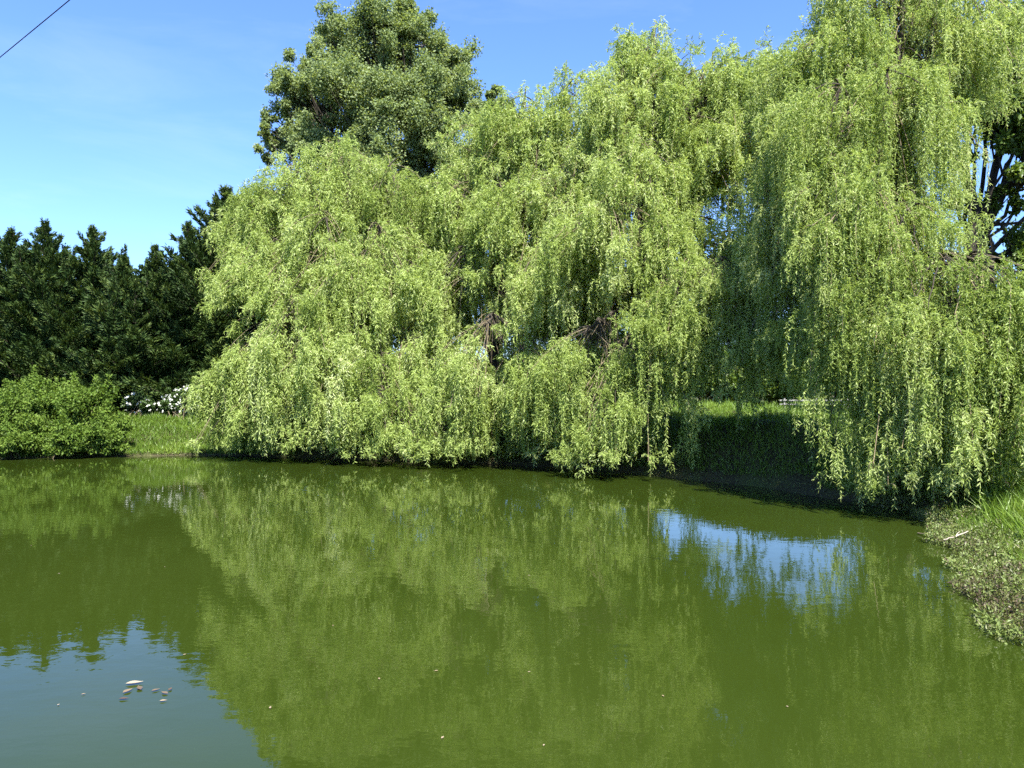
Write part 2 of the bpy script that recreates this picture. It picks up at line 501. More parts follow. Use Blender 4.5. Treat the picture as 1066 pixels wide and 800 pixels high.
NLEAF = 0
W1 = [  # upper crown
    (300, 153, 58, 330, 31), (278, 188, 38, 335, 30.5), (352, 139, 55, 320, 31), (412, 157, 55, 330, 31), (452, 178, 36, 330, 31), (262, 200, 18, 262, 31.5, 0.8, 0.4),
    (330, 205, 55, 350, 29), (398, 222, 58, 372, 29), (284, 240, 48, 345, 29), (450, 255, 45, 385, 29.3), (266, 250, 26, 325, 30), (360, 262, 45, 380, 28.2),
    # lower tiers that reach the water
    (268, 328, 44, 478, 28.6), (305, 302, 50, 479, 27.8), (350, 335, 45, 481, 27.4), (236, 372, 26, 476, 28.6), (395, 368, 50, 484, 26.8), (430, 432, 48, 485, 26.2), (448, 345, 34, 440, 27.4), (470, 440, 30, 486, 25.9)]
_, c = willow('pale weeping willow on the left, its lowest curtains trailing by the grassy bank and shrub', 372, 31, 3.0, 0.34, W1, 11, M_WILLOW)
NLEAF += c
W2 = [
    (505, 106, 34, 230, 30.5, 1, .3), (548, 84, 42, 240, 29.5, 1, .35), (596, 75, 46, 250, 28.5, 1, .35), (480, 170, 34, 300, 29.5), (520, 175, 46, 290, 28.2), (566, 165, 52, 320, 27), (612, 150, 50, 330, 26.6),
    (478, 250, 34, 380, 28), (590, 240, 50, 370, 25.8), (560, 285, 26, 350, 26.3, .7),
    (510, 328, 46, 484, 25.6), (478, 372, 34, 484, 26), (548, 352, 34, 486, 25.2), (585, 372, 32, 490, 24.6), (548, 225, 44, 345, 29.6, .5), (600, 250, 46, 360, 28.4, .5), (582, 292, 42, 368, 28, .6), (615, 318, 44, 405, 26.3, .8)]
_, c = willow('weeping willow right of the leftmost one, lower crown than its neighbour on the right', 515, 29.3, 3.4, 0.32, W2, 12, M_WILLOW)
NLEAF += c
W3 = [
    (682, 22, 36, 120, 27, .8, .5), (645, 57, 46, 230, 26.5, 1, .3), (700, 45, 52, 200, 26, 1, .35), (745, 46, 46, 200, 25.6, 1, .3), (790, 62, 44, 150, 25.4, .9, .4), (815, 50, 36, 150, 25, .9, .4), (765, 44, 40, 130, 25.8, .9, .4), (665, 128, 50, 280, 24.6), (712, 170, 28, 250, 24.4, .7), (630, 195, 50, 318, 23.8), (695, 215, 44, 345, 23.4),
    (735, 220, 40, 330, 23.6), (768, 235, 30, 330, 24.2, .8), (720, 270, 46, 400, 22.2), (755, 262, 34, 400, 22), (690, 300, 34, 420, 22.6),
    (606, 338, 40, 494, 23.6), (642, 368, 44, 498, 22.8, .7), (674, 345, 32, 497, 22.3, .7), (630, 430, 36, 499, 22.6, .55), (765, 285, 62, 428, 22.6, .34), (795, 108, 40, 175, 24, .7), (768, 92, 44, 205, 25, .9), (742, 128, 34, 235, 24.8, .7), (735, 330, 44, 456, 22.2, .16), (808, 335, 32, 462, 20.6, .16), (655, 275, 34, 372, 27.4, .55)]
_, c = willow('weeping willow in the middle, wispy peaked top and a shaded gap under its right side', 662, 25.6, 3.6, 0.33, W3, 13, M_WILLOW, lean=(0.3, 0.2))
NLEAF += c
W4 = [
    (835, 32, 44, 180, 21, .9, .4), (885, 8, 55, 200, 20, 1, .3), (940, -40, 70, 180, 19.5), (1000, -55, 75, 125, 19.5), (905, -70, 60, 60, 20.5), (820, 105, 40, 290, 20), (872, 70, 48, 400, 18.2), (925, 55, 54, 420, 17.4), (958, 80, 36, 280, 17.8), (805, 200, 32, 330, 20.4, .8),
    (866, 165, 34, 430, 17.2), (905, 180, 55, 345, 16.6), (955, 200, 42, 400, 16.4), (858, 240, 28, 405, 18.6, .8), (800, 265, 30, 415, 21, .55),
    (882, 285, 31, 521, 16.4), (914, 318, 30, 524, 16.1), (948, 300, 34, 525, 15.8), (985, 262, 44, 500, 15.4), (1030, 262, 46, 500, 15.2), (1072, 270, 46, 490, 15), (1008, 312, 44, 518, 14.9), (1055, 330, 46, 505, 14.6), (978, 330, 34, 522, 15.2), (1100, 300, 60, 490, 15.5)]
_, c = willow('tallest and nearest weeping willow on the right, its curtains hanging to the low right bank', 930, 18.6, 3.8, 0.38, W4, 14, M_WILLOW2, lean=(0.2, 0.3), backdens=0.45)
NLEAF += c


# ------------------------------------------------- leafy trees and shrubs
def puff_leaves(rng, C, rad, n, L, W, flat=0.95, shell=0.45):
    d = rand_unit(rng, n)
    lump = 1 + 0.28 * (vnoise(d * 2.3 + C * 3.1, 9) - 0.5) * 2
    r = rng.random(n) ** shell
    P = C + d * (r * lump)[:, None] * np.array([rad, rad, rad * flat]) * rng.uniform(0.65, 1.4, 3)
    Dl = unit(d * 0.5 + rand_unit(rng, n) + np.array([0, 0, -0.15]))
    return leaf_quads(rng, P, Dl, L * rng.uniform(0.7, 1.25, n), W * rng.uniform(0.7, 1.25, n))


def leafy_tree(name, label, B, fork, puffs, nleaf, L, W, mat, trunk_r, seed, cat='tree', group=None, limb_mat=None):
    """puffs: (px, py, radius_px, D); the crown is built of many small leaf sprays on branches"""
    rng = np.random.default_rng(seed)
    B = np.array(B, float)
    root = thing(name, B, label, cat, group)
    Fk = B + np.array(fork, float)
    tr = Tubes(9)
    top = Fk
    tr.add(wobble(rng, bez(B, B + (Fk - B) * .3, B + (Fk - B) * .7, Fk, 8), 0.03), trunk_r * np.linspace(1.35, 0.9, 8))
    qs, ts = [], []
    tot = sum(p[2] ** 2 for p in puffs)
    for (px, py, rp, D) in puffs:
        C = at(px, py, D); rad = rp / F * D
        pl = wobble(rng, bez(Fk - np.array([0, 0, .1]), Fk + (C - Fk) * .3 + np.array([0, 0, .4]), Fk + (C - Fk) * .7, C, 9), 0.06)
        tr.add(pl, np.linspace(trunk_r * .3, 0.025, 9))
        k = max(6, int(13 * (rad / 1.2) ** 1.2)); nl = int(nleaf * rp ** 2 / tot)
        for q in range(k):
            d = rand_unit(rng, 1)[0]; d[2] *= 0.8
            c2 = C + d * rad * rng.uniform(0.35, 1.12)
            a0 = pl[rng.integers(5, 9)]
            tr.add(wobble(rng, bez(a0, a0 + (c2 - a0) * .4 + np.array([0, 0, .1]), a0 + (c2 - a0) * .8, c2, 5), 0.03), np.linspace(0.03, 0.01, 5))
            n = nl // k
            Qd = puff_leaves(rng, c2, rad * rng.uniform(0.18, 0.42), n, L, W, shell=0.75)
            qs.append(Qd); ts.append(np.clip(0.5 + rng.normal(0, 0.08) + rng.normal(0, 0.2, n), 0, 1))
    tr.build('trunk', limb_mat or M_BARK, root, B)
    quads_obj('crown', np.concatenate(qs), mat, root, np.concatenate(ts), B)
    return root


def gpos(px, D):
    x = (px - 533) / F * D
    return (x, D, ground_z(x, D) - 0.05)


DP = 46
poplar = [(395, 38, 42, DP), (350, 45, 38, DP), (440, 45, 40, DP), (380, 14, 26, DP), (422, 20, 24, DP), (330, 90, 40, DP), (305, 82, 28, DP), (375, 95, 50, DP - 2), (430, 95, 48, DP - 1.5), (470, 88, 32, DP), (480, 64, 24, DP), (488, 108, 22, DP),
          (292, 128, 24, DP), (284, 150, 20, DP), (330, 140, 36, DP - 1), (385, 145, 45, DP - 2), (440, 140, 42, DP - 1), (400, 70, 50, DP + 3), (350, 120, 45, DP + 3), (440, 120, 40, DP + 3), (400, 190, 50, DP), (450, 180, 34, DP), (340, 190, 45, DP)]
leafy_tree('poplar_tree', 'tall rounded grey-green poplar rising behind the left willow', gpos(398, DP), (0, 0, 7), poplar, 330000, 0.14, 0.10, M_POPLAR, 0.45, 21)
sp = [(514, 96, 9, 44), (513, 108, 13, 44), (518, 122, 18, 44), (500, 130, 16, 44), (530, 140, 20, 44), (505, 165, 26, 44)]
leafy_tree('poplar_tree', 'slender dark green treetop poking up beside the tall poplar, above the willows', gpos(514, 44), (0, 0, 9), sp, 26000, 0.15, 0.105, M_POPLAR, 0.2, 22)
br = [(1040, 40, 55, 26), (1090, 70, 60, 25), (1000, 75, 40, 26), (1050, 105, 50, 25), (1085, 130, 40, 25), (1016, 112, 24, 26), (1048, 150, 20, 25), (1075, 175, 30, 25), (1058, 262, 34, 26), (1095, 250, 40, 26), (996, 205, 16, 26), (1044, 205, 14, 25.4), (1008, 160, 16, 25.6), (1062, 215, 12, 25.2), (1030, 270, 26, 27), (1120, 180, 50, 26), (1060, 330, 60, 27), (1110, 330, 60, 27)]
BT = gpos(1012, 26)
RT = leafy_tree('broadleaf_tree', 'deeper green tree at the right edge with a thick dark forked limb against the sky', BT, (0, 0, 5.3), br, 60000, 0.17, 0.10, M_DEEP, 0.3, 23)
rng = np.random.default_rng(5)
lb = Tubes(9)
lb.add(bez(at(1012, 262, 26), at(1012, 225, 25.9), at(1030, 200, 25.7), at(1085, 170, 25.3), 12), np.linspace(0.24, 0.15, 12))
lb.add(bez(at(1018, 222, 25.9), at(1008, 190, 25.8), at(1000, 150, 25.8), at(975, 110, 25.8), 10), np.linspace(0.16, 0.05, 10))
lb.add(bez(at(1030, 205, 25.7), at(1036, 180, 25.6), at(1040, 165, 25.6), at(1066, 90, 25.5), 10), np.linspace(0.12, 0.05, 10))
lb.add(bez(at(1014, 240, 25.9), at(1035, 230, 25.8), at(1050, 236, 25.7), at(1066, 230, 25.6), 10), np.linspace(0.08, 0.03, 10))
lb.add(bez(at(1040, 232, 25.8), at(1048, 238, 25.8), at(1046, 246, 25.7), at(1052, 255, 25.6), 8), np.linspace(0.04, 0.02, 8))
lb.build('limb', M_BARK, RT, np.array(BT))


# ---------------------------------------------------------------- conifers
def conifer(label, px, ytop, D, rbase, seed, n_br=300, bare=0.7):
    rng = np.random.default_rng(seed)
    x, y, zg = gpos(px, D)
    B = np.array([x, y, zg]); zt = at(px, ytop, D)[2]
    H = zt - zg
    root = thing('conifer_tree', B, label, 'tree', 'row of dark conifers behind the left bank')
    tr = Tubes(8)
    tr.add(np.stack([x + rng.normal(0, .03, 10), y + rng.normal(0, .03, 10), np.linspace(zg, zt - 0.15, 10)], -1), np.linspace(0.24, 0.02, 10))
    qs, ts = [], []
    # leaders: the main one and some lesser tops beside it
    heads = [(0.0, 0.0, H, rbase, int(n_br * .62))]
    for q in range(5):
        an = rng.random() * TAU; of = rbase * rng.uniform(.28, .55)
        heads.append((math.cos(an) * of, math.sin(an) * of, H * rng.uniform(.72, .93), rbase * rng.uniform(.45, .6), int(n_br * .14)))
    jobs = [(hx, hy, hh, hr, (k + rng.random()) / kn) for (hx, hy, hh, hr, kn) in heads for k in range(kn)]
    for (hx, hy, hh, hr, u) in heads[1:]:
        tr.add(bez(np.array([x, y, zg + hh * .3]), np.array([x + hx * .7, y + hy * .7, zg + hh * .4]), np.array([x + hx, y + hy, zg + hh * .6]), np.array([x + hx, y + hy, zg + hh * .97]), 7), np.linspace(.07, .012, 7))
    for (hx, hy, hh, hr, u) in jobs:
        lo = bare if hx == 0 else hh * .4
        z = zg + lo + (hh - lo) * u ** 0.85
        frac = (z - zg - (0 if hx == 0 else lo * .6)) / (hh - (0 if hx == 0 else lo * .6))
        rr = hr * min(1.0, (1 - frac) ** 1.1 * 1.6 + 0.03) * rng.uniform(0.4, 1.5)
        ph = rng.random() * TAU
        el = rng.uniform(0.15, 0.6) + 0.5 * frac
        dr = np.array([math.cos(ph), math.sin(ph), math.tan(el) * 0.8])
        p0 = np.array([x + hx, y + hy, z - rr * 0.45]); p0[2] = max(p0[2], zg + 0.3)
        p3 = p0 + np.array([dr[0] * rr, dr[1] * rr, rr * dr[2] * 0.9])
        p3[2] = min(p3[2], zg + hh + .1)
        pl = bez(p0, p0 + (p3 - p0) * .35 + np.array([0, 0, -.05]), p0 + (p3 - p0) * .7 + np.array([0, 0, -.04]), p3, 6)
        tr.add(pl, np.linspace(0.03, 0.008, 6))
        n = int(40 + 140 * rr)
        s = rng.random(n) ** 0.7
        base = p0 + (p3 - p0) * s[:, None]
        lat = np.array([-math.sin(ph), math.cos(ph), 0])
        w = (0.03 + 0.36 * rr * (1.05 - s))
        off = rng.uniform(-1, 1, n) * w
        P = base + lat * off[:, None] + np.stack([np.zeros(n), np.zeros(n), rng.normal(0, 0.06, n) - 0.1 * np.abs(off)], -1)
        Dl = unit(unit(p3 - p0) * 0.8 + lat * np.sign(off)[:, None] * 0.5 + rand_unit(rng, n) * 0.5 + np.array([0, 0, .15]))
        qs.append(leaf_quads(rng, P, Dl, rng.uniform(0.14, 0.30, n) * min(1, .5 + .5 * rr), rng.uniform(0.04, 0.085, n) * min(1, .55 + .45 * rr)))
        ts.append(np.clip(0.42 + rng.normal(0, 0.12) + rng.normal(0, 0.16, n) + 0.1 * s, 0, 1))
    tr.build('trunk', M_BARK, root, B)
    quads_obj('crown', np.concatenate(qs), M_CON, root, np.concatenate(ts), B)


for a in [('dark conifer cut by the left edge of the picture', -32, 244, 36, 3.0),
          ('dark conifer with a blunt double top, second from the left edge', 12, 240, 36.5, 2.7),
          ('tallest conifer of the left row, broad rounded top with small spikes', 46, 232, 36, 2.8),
          ('pointed dark conifer in the middle of the left row', 96, 237, 36.5, 2.6),
          ('short bushy conifer between two pointed ones in the left row', 128, 268, 35.5, 2.4),
          ('narrow spired conifer right of the middle of the left row', 162, 257, 36, 2.2),
          ('low conifer at the right end of the row, beside the left willow', 190, 284, 36, 2.0),
          ('tall conifer half hidden by the left willow, branches showing at its edge', 236, 196, 37.5, 3.9),
          ('dark conifer filling the gap behind the left willow curtain', 212, 312, 37.5, 1.7)]:
    conifer(a[0], a[1], a[2], a[3], a[4], int(a[1] + 900), 640 if a[4] > 3.5 else 330)


# ------------------------------------------------------------------ shrubs
def shrub(name, label, puffs, D0, px0, nleaf, L, W, mat, seed, group=None, flowers=0, cat='shrub'):
    rng = np.random.default_rng(seed)
    B = np.array(gpos(px0, D0))
    root = thing(name, B, label, cat, group)
    tr = Tubes(5); qs, ts, fl = [], [], []
    tot = sum(p[2] ** 2 for p in puffs)
    for (px, py, rp, D) in puffs:
        C = at(px, py, D); rad = rp / F * D
        C[2] = max(C[2], ground_z(C[0], C[1]) + rad * 0.25)
        nl = int(nleaf * rp ** 2 / tot); k = max(6, int(14 * rad))
        for q in range(k):
            d = rand_unit(rng, 1)[0]
            c2 = C + d * rad * rng.uniform(0.3, 0.95) * np.array([1, 1, .85])
            c2[2] = max(c2[2], 0.12)
            if q % 2 == 0:
                b0 = B + np.array([(C[0] - B[0]) * .6 + rng.normal(0, .2), (C[1] - B[1]) * .6 + rng.normal(0, .2), 0])
                b0[2] = min(ground_z(b0[0], b0[1]), c2[2] - 0.05)
                tr.add(wobble(rng, bez(b0, b0 + (c2 - b0) * .3 + np.array([0, 0, .15]), b0 + (c2 - b0) * .7 + np.array([0, 0, .1]), c2, 6), .02), np.linspace(.022, .005, 6))
            n = nl // k
            qs.append(puff_leaves(rng, c2, rad * rng.uniform(.28, .5), n, L, W, flat=.75))
            ts.append(np.clip(.5 + rng.normal(0, .1) + rng.normal(0, .18, n), 0, 1))
            # upright shoots
            m = n // 8
            h = rng.random(m) * rad * .55
            P = c2 + np.stack([rng.normal(0, .05, m), rng.normal(0, .05, m), rad * .15 + h * .6], -1) + d * rad * 0.2
            qs.append(leaf_quads(rng, P, unit(rand_unit(rng, m) + np.array([0, 0, .5])), L * .9, W * .9)); ts.append(np.clip(.6 + rng.normal(0, .15, m), 0, 1))
        if flowers:
            nf = int(flowers * rp ** 2 / tot)
            d = unit(rand_unit(rng, nf) + np.array([0, -.4, .3]))
            c = C + d * rad * rng.uniform(.85, 1.1, nf)[:, None]
            for _ in range(5):
                fl.append(leaf_quads(rng, c, unit(rand_unit(rng, nf) + d * .5), 0.085, 0.065))
    tr.build('stems', M_TWIG, root, B)
    q = np.concatenate(qs); t = np.concatenate(ts)
    keep = q[:, :, 2].min(1) > 0.02
    quads_obj('foliage', q[keep], mat, root, t[keep], B)
    if fl:
        f = np.concatenate(fl)
        quads_obj('blossom', f, M_FLOWER, root, np.random.default_rng(1).random(len(f)), B)


shrub('shrub', 'broad light green shrub on the left bank, leaning out over the water',
      [(20, 432, 34, 30), (55, 422, 30, 30.3), (90, 424, 30, 30.4), (-15, 440, 34, 29.6), (30, 452, 26, 28.9), (70, 455, 22, 29.0), (105, 455, 20, 29.2), (5, 460, 20, 28.4), (60, 464, 14, 28.5), (118, 448, 18, 29.8), (90, 462, 14, 28.8), (122, 462, 10, 29.3), (45, 440, 30, 31)],
      30.3, 50, 62000, 0.12, 0.06, M_SHRUB, 31)
shrub('flowering_bush', 'small white flowering bush just right of the broad shrub', [(140, 419, 11, 33), (152, 424, 8, 32.8)], 33, 143, 5000, .12, .07, M_DARKSHRUB, 32, flowers=34, cat='bush', group='white flowering bushes below the conifers')
shrub('flowering_bush', 'white flowering bush beside the left willow below the conifers', [(183, 419, 13, 33.4), (196, 416, 13, 33.4), (174, 424, 9, 33)], 33.3, 186, 8000, .12, .07, M_DARKSHRUB, 33, flowers=80, cat='bush', group='white flowering bushes below the conifers')
shrub('shrub', 'shaded dark shrub between the two white flowering bushes', [(160, 420, 14, 35), (166, 408, 12, 35.3)], 35, 162, 5000, .13, .07, M_DARKSHRUB, 34)
shrub('shrub', 'leafy dark shrub under the conifers behind the broad light green shrub', [(112, 392, 22, 35), (130, 398, 18, 35), (90, 398, 18, 35)], 35, 112, 8000, .14, .08, M_DARKSHRUB, 35)
k = 0
for (px, py, rp, D, lab) in [(555, 395, 28, 52, 'round green field bush behind the second willow from the left'), (640, 398, 26, 54, 'green field bush behind the middle willow trunk'),
                             (705, 391, 32, 50, 'field bush at the left end of the gap between the willows'), (765, 391, 32, 52, 'field bush in the middle of the gap between the willows'),
                             (825, 391, 32, 49, 'field bush behind the pale rail fence'), (890, 391, 32, 50, 'field bush behind the tall right willow'),
                             (960, 391, 32, 50, 'field bush behind the curtains of the right willow'), (1040, 391, 32, 50, 'field bush at the right edge behind the right willow'),
                             (470, 391, 33, 50, 'field bush behind the left willow, right of its trunk'), (380, 391, 33, 48, 'field bush behind the trunk of the left willow')]:
    k += 1
    shrub('field_bush', lab, [(px, py, rp, D), (px - rp * 1.0, py + 8, rp * .7, D - .5), (px + rp * 1.05, py + 7, rp * .72, D - .5), (px, py + 12, rp * .6, D - 1.5)], D, px, 16000, .26, .15, M_DEEP if k % 2 else M_SHRUB, 40 + k, cat='bush', group='bushes along the far side of the meadow')


# -------------------------------------------------- grass, weeds, far wood
def scatter(rng, n, box, keep):
    x = rng.uniform(box[0], box[1], n); y = rng.uniform(box[2], box[3], n)
    P = np.stack([x, y], -1); d = shore_dist(P)
    m = keep(x, y, d)
    P = P[m]; d = d[m]
    return np.concatenate([P, height(P, d)[:, None]], -1), d


def blades(rng, P, h, w, lean=0.45):
    n = len(P)
    Dl = unit(np.array([0, 0, 1.0]) + rng.normal(size=(n, 3)) * np.array([lean, lean, 0.1]))
    return leaf_quads(rng, P, Dl, h, w, curl=.5)


rng = np.random.default_rng(77)
P1, d1 = scatter(rng, 150000, (-27, -8, 27, 37), lambda x, y, d: (d > 0.03) & (d < 7))
P2, d2 = scatter(rng, 200000, (-8, 16, 18, 40), lambda x, y, d: (d > 0.08 + .5 * vnoise(np.stack([x, y], -1) * 1.1, 41)) & (d < 14))
P3, d3 = scatter(rng, 150000, (4, 15, 4, 19), lambda x, y, d: (d > .2 + .45 * sstep(13.5, 10.5, y) * (.3 + vnoise(np.stack([x, y], -1) * .9, 4))) & (d < 6))
P3b, d3b = scatter(rng, 26000, (7.5, 14, 11.5, 17), lambda x, y, d: (d > .7) & (d < 5))
P4, d4 = scatter(rng, 110000, (-12, 45, 33, 62), lambda x, y, d: d > 2)
q1 = blades(rng, P1, rng.uniform(.10, .34, len(P1)), rng.uniform(.012, .03, len(P1)))
q2 = blades(rng, P2, rng.uniform(.10, .34, len(P2)), rng.uniform(.012, .03, len(P2)))
q3 = blades(rng, P3, rng.uniform(.08, .30, len(P3)), rng.uniform(.008, .018, len(P3)))
q4 = blades(rng, P4, rng.uniform(.2, .5, len(P4)), rng.uniform(.02, .05, len(P4)))
q3b = blades(rng, P3b, rng.uniform(.25, .6, len(P3b)), rng.uniform(.012, .024, len(P3b)))
q = np.concatenate([q1, q2, q3, q3b, q4])
pc = q[:, 0, :2]
tint = np.clip(.42 + .5 * (vnoise(pc * .7, 8) - .5) + .35 * (vnoise(pc * 2.5, 6) - .5) + rng.normal(0, .12, len(q)), 0, 1)
tag(quads_obj('grass', q, M_GRASS, None, tint), 'bright green grass on the banks and meadow', 'grass', kind='stuff')
# creeping weeds on the right shore and along the waterline
P5, d5 = scatter(rng, 330000, (4, 12, 4, 17.5), lambda x, y, d: (d > -0.55 + .8 * vnoise(np.stack([x, y], -1) * 1.6, 14)) & (d < 2.3) & (x > 2))
P5[:, 2] = np.maximum(P5[:, 2], 0.0) + rng.random(len(P5)) ** 1.5 * (.06 + .22 * vnoise(P5[:, :2] * 2.2, 17))
P6, d6 = scatter(rng, 160000, (-27, 9, 15, 33), lambda x, y, d: (d > -0.12) & (d < .3 + 1.3 * vnoise(np.stack([x, y], -1) * .9, 51)))
P6[:, 2] = np.maximum(P6[:, 2], 0.0) + rng.random(len(P6)) * .12
Pw = np.concatenate([P5, P6])
q = leaf_quads(rng, Pw, unit(rand_unit(rng, len(Pw)) + np.array([0, 0, .5])), rng.uniform(.03, .07, len(Pw)), rng.uniform(.013, .028, len(Pw)))
tint = np.clip(.42 + .7 * (vnoise(Pw[:, :2] * 1.3, 21) - .5) + rng.normal(0, .2, len(q)), 0, 1)
tag(quads_obj('creeping_weeds', q, M_WEED, None, tint), 'olive and reddish creeping weeds along the waterline', 'weeds', kind='stuff')
# a far wood that closes the horizon
n = 60000
ang = rng.uniform(-1.25, 1.25, n); dist = rng.uniform(150, 175, n)
Pf = np.stack([np.sin(ang) * dist, np.cos(ang) * dist], -1)
top = 3 + 6 * vnoise(np.stack([ang * 22, dist * .02], -1), 31)
Pf = np.concatenate([Pf, (1.8 + top * rng.random(n) ** .7)[:, None]], -1)
q = leaf_quads(rng, Pf, rand_unit(rng, n), rng.uniform(.9, 1.8, n), rng.uniform(.6, 1.2, n))
tag(quads_obj('distant_wood', q, M_DARKSHRUB, None, np.clip(rng.normal(.5, .2, n), 0, 1)), 'distant belt of trees closing the view', 'wood', kind='stuff')


# ------------------------------------------------------------- small things
def box_bm(c, s):
    c = np.array(c, float); s = np.array(s, float) / 2
    v = np.array([[x, y, z] for x in (-1, 1) for y in (-1, 1) for z in (-1, 1)], float) * s + c
    f = np.array([[0, 1, 3, 2], [4, 6, 7, 5], [0, 4, 5, 1], [2, 3, 7, 6], [0, 2, 6, 4], [1, 5, 7, 3]])
    return v, f


def box_obj(name, c, s, mat, parent=None, origin=None, bevel=.008):
    v, f = box_bm(c, s)
    if origin is not None: v = v - np.asarray(origin)
    o = link(name, raw_mesh(name, v, f.ravel(), np.arange(6) * 4, mat), parent)
    b = o.modifiers.new('bevel', 'BEVEL'); b.width = bevel; b.segments = 2
    return o


# low white rail fence in the meadow
fy = 38.0
x0 = (811 - 533) / F * fy; x1 = (905 - 533) / F * fy
FB = np.array([x0, fy, ground_z(x0, fy)])
fence = thing('rail_fence', FB, 'low pale two-rail fence glimpsed under the right willow', 'fence')
rz = at(820, 417, fy)[2]
box_obj('rail', ((x0 + x1) / 2, fy - .06, rz), (x1 - x0, .04, .07), M_RAIL, fence, FB)
for xx in np.arange(x0 + .25, x1, 1.5):
    zg = ground_z(xx, fy)
    if xx < x0 + .3: box_obj('rail', ((x0 + x1) / 2, fy - .055, (rz + zg) / 2 + .05), (x1 - x0, .04, .06), M_RAIL, fence, FB)
    box_obj('post', (xx, fy, (zg - .2 + rz + .1) / 2), (.07, .07, rz + .1 - zg + .2), M_RAIL, fence, FB)

# overhead cable
cb = Tubes(6)
a = at(0, 58, 17.0); b = at(70, 0, 15.0)
d = b - a
t = np.linspace(-16, 16, 81)[:, None]
line = a + d * t + np.array([0, 0, .004]) * (t - .5) ** 2
cb.add(line, .010)
o = cb.build('overhead_cable', M_CABLE)
tag(o, 'thin black overhead cable crossing the top left corner of the sky', 'cable')

# sticks on the right shore
def stick(name, label, pts, r0, r1, mat):
    tb = Tubes(6); tb.add(pts, np.linspace(r0, r1, len(pts)))
    p = np.asarray(pts, float)
    ms = [p[len(p) // 2] + np.array([0, 0, 0]), p[len(p) // 2] + np.array([.10, .06, .07])]
    tb.add(np.array([ms[0], (ms[0] + ms[1]) / 2 + np.array([0, 0, .012]), ms[1]]), np.array([r1, r1 * .8, r1 * .4]))
    tag(tb.build(name, mat), label, 'stick')


def wpt(px, py, z):
    D = (CAM_H - z) * F / (py - HZ)
    return np.array([(px - 533) / F * D, D, z])


rng = np.random.default_rng(8)
stick('dead_stick', 'pale bleached stick lying on the weeds of the right bank', wobble(rng, bez(wpt(982, 562, .16), wpt(990, 560, .2), wpt(998, 558, .22), wpt(1007, 553, .27), 9), .006), .013, .008, M_DRIFT)
stick('dead_stick', 'thin brown twig in the water at the foot of the right bank', wobble(rng, bez(wpt(955, 555, .02), wpt(966, 556, .05), wpt(976, 560, .04), wpt(986, 566, .06), 9), .006), .012, .007, M_TWIG)


def leaf_thing(name, label, px, py, size, rot, tint, group):
    """one curled leaf lying on the water"""
    P = wpt(px, py, 0.006)
    k = 7
    s = np.linspace(0, 1, k)
    w = np.sin(np.pi * s ** .75) ** 1.4 * .22 + .01
    mid = np.stack([s - .5, 0 * s, .05 * (2 * s - 1) ** 2 + .04 * s], -1)
    Lf = mid + np.stack([0 * s, w, .10 * w / .27 * np.ones(k)], -1); Rt = mid - np.stack([0 * s, w, -.10 * w / .27 * np.ones(k)], -1)
    V = np.concatenate([mid, Lf, Rt]) * size
    c, sn = math.cos(rot), math.sin(rot)
    V = np.stack([V[:, 0] * c - V[:, 1] * sn, V[:, 0] * sn + V[:, 1] * c, V[:, 2]], -1)
    a = np.arange(k - 1)
    f = np.concatenate([np.stack([a, a + 1, a + 1 + k, a + k], -1), np.stack([a + 2 * k, a + 1 + 2 * k, a + 1, a], -1)])
    me = raw_mesh(name, V, f.ravel(), np.arange(len(f)) * 4, M_DEAD, np.full(len(f), tint), smooth=True)
    o = link(name, me, None, P)
    tag(o, label, 'leaf', group)


G1 = 'debris clump floating at the lower left'
for (px, py, s, r, t, lab) in [(141, 711, .14, .3, .62, 'largest pale leaf on top of the floating debris clump'),
                               (134, 719, .10, 1.2, .3, 'tan leaf at the left end of the floating debris clump'),
                               (146, 716, .10, 2.2, .15, 'dark brown leaf below the largest pale leaf in the clump'),
                               (163, 718, .07, .7, .2, 'small brown leaf in the middle of the floating clump'),
                               (172, 721, .08, 2.6, .2, 'brown leaf towards the right end of the floating clump'),
                               (171, 729, .06, .2, .55, 'tiny pale leaf below the right end of the floating clump'),
                               (130, 727, .08, .1, .05, 'darkest leaf at the lower left of the floating clump'),
                               (178, 717, .06, 1.6, .1, 'small dark leaf at the right tip of the floating clump')]:
    leaf_thing('floating_leaf', lab, px, py, s, r, t, G1)
rng = np.random.default_rng(3)
spots = [(62, 733), (88, 722), (193, 681), (172, 590), (62, 597), (282, 736), (347, 651), (395, 706), (454, 698), (551, 599), (551, 699), (461, 767), (566, 775), (819, 735), (690, 724), (33, 568)]
for (px, py) in spots:
    leaf_thing('floating_leaf', 'single tiny pale leaf floating alone on open water', px, py, rng.uniform(.025, .042), rng.random() * 6, rng.uniform(.3, .7), 'single leaves scattered over the pond')

# ------------------------------------------------------------ sun, sky, camera
SUN_EL = R(56)
to_sun = Vector((0.24, -0.70, 0)).normalized() * math.cos(SUN_EL) + Vector((0, 0, math.sin(SUN_EL)))
sd = bpy.data.lights.new('sun', 'SUN'); sd.energy = 5.0; sd.angle = R(0.53); sd.color = (1.0, 0.955, 0.88)
so = bpy.data.objects.new('sun', sd); COL.objects.link(so)
so.rotation_euler = to_sun.to_track_quat('Z', 'Y').to_euler()

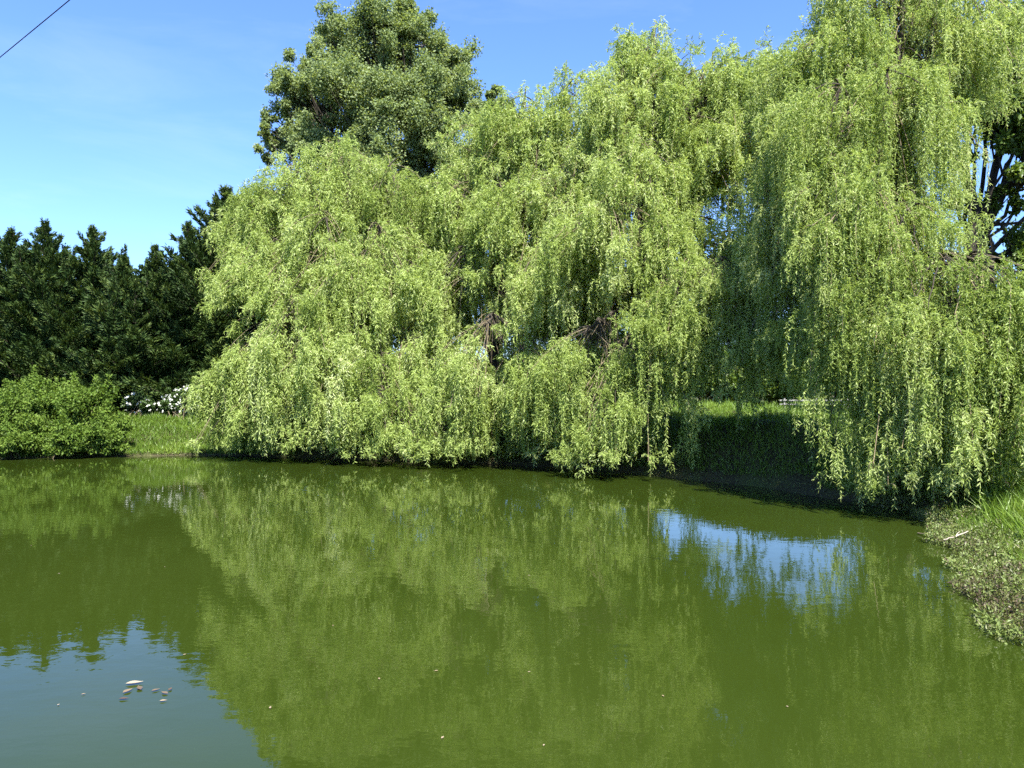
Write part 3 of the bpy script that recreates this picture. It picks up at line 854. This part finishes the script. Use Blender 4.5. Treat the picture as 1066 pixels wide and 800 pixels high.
w = bpy.data.worlds.new('World'); S.world = w; w.use_nodes = True
N, Lk = w.node_tree.nodes, w.node_tree.links
N.clear()
out = N.new('ShaderNodeOutputWorld'); bg = N.new('ShaderNodeBackground')
sky = N.new('ShaderNodeTexSky'); sky.sky_type = 'NISHITA'; sky.sun_disc = False
sky.sun_elevation = SUN_EL
sky.sun_rotation = math.atan2(to_sun.x, to_sun.y)
sky.air_density = 1.0; sky.dust_density = 0.6; sky.ozone_density = 2.2; sky.altitude = 50
bg.inputs['Strength'].default_value = 0.08
gn = N.new('ShaderNodeMix'); gn.data_type = 'RGBA'; gn.blend_type = 'MULTIPLY'; gn.inputs['Factor'].default_value = 1
gn.inputs['B'].default_value = (0.62, 0.80, 1.16, 1)
Lk.new(sky.outputs['Color'], gn.inputs['A'])
tc = N.new('ShaderNodeTexCoord'); mp = N.new('ShaderNodeMapping'); mp.inputs['Scale'].default_value = (2.2, 1.2, 9.0); mp.inputs['Rotation'].default_value = (0.0, 0.25, 0.3)
nz = N.new('ShaderNodeTexNoise'); nz.inputs['Scale'].default_value = 1.6; nz.inputs['Detail'].default_value = 7; nz.inputs['Roughness'].default_value = 0.6; nz.inputs['Distortion'].default_value = 0.6
mr = N.new('ShaderNodeMapRange'); mr.inputs['From Min'].default_value = 0.52; mr.inputs['From Max'].default_value = 0.85; mr.inputs['To Max'].default_value = 0.10
cl = N.new('ShaderNodeMix'); cl.data_type = 'RGBA'; cl.inputs['B'].default_value = (5.2, 5.6, 6.2, 1)
Lk.new(tc.outputs['Generated'], mp.inputs['Vector']); Lk.new(mp.outputs['Vector'], nz.inputs['Vector'])
Lk.new(nz.outputs['Fac'], mr.inputs['Value']); Lk.new(mr.outputs['Result'], cl.inputs['Factor'])
Lk.new(gn.outputs['Result'], cl.inputs['A'])
Lk.new(cl.outputs['Result'], bg.inputs['Color'])
Lk.new(bg.outputs['Background'], out.inputs['Surface'])

cd = bpy.data.cameras.new('camera'); co = bpy.data.objects.new('camera', cd); COL.objects.link(co)
cd.sensor_width = 36; cd.lens = F / 1066 * 36; cd.clip_end = 3000; cd.clip_start = 0.05
co.location = (0, 0, CAM_H)
co.rotation_euler = (R(90) + math.atan((HZ - 400) / F), 0, 0)
S.camera = co

S.view_settings.view_transform = 'Standard'; S.view_settings.look = 'None'
S.view_settings.gamma = 1.0; S.view_settings.use_curve_mapping = False
S.view_settings.exposure = 1.9
S.render.engine = 'CYCLES'
cy = S.cycles
cy.max_bounces = 6; cy.diffuse_bounces = 3; cy.glossy_bounces = 3; cy.transmission_bounces = 3; cy.transparent_max_bounces = 4
cy.use_adaptive_sampling = True; cy.adaptive_threshold = 0.02
cy.use_denoising = False
cy.caustics_reflective = False; cy.caustics_refractive = False
print('willow leaves', NLEAF, 'faces', sum(len(m.polygons) for m in bpy.data.meshes))
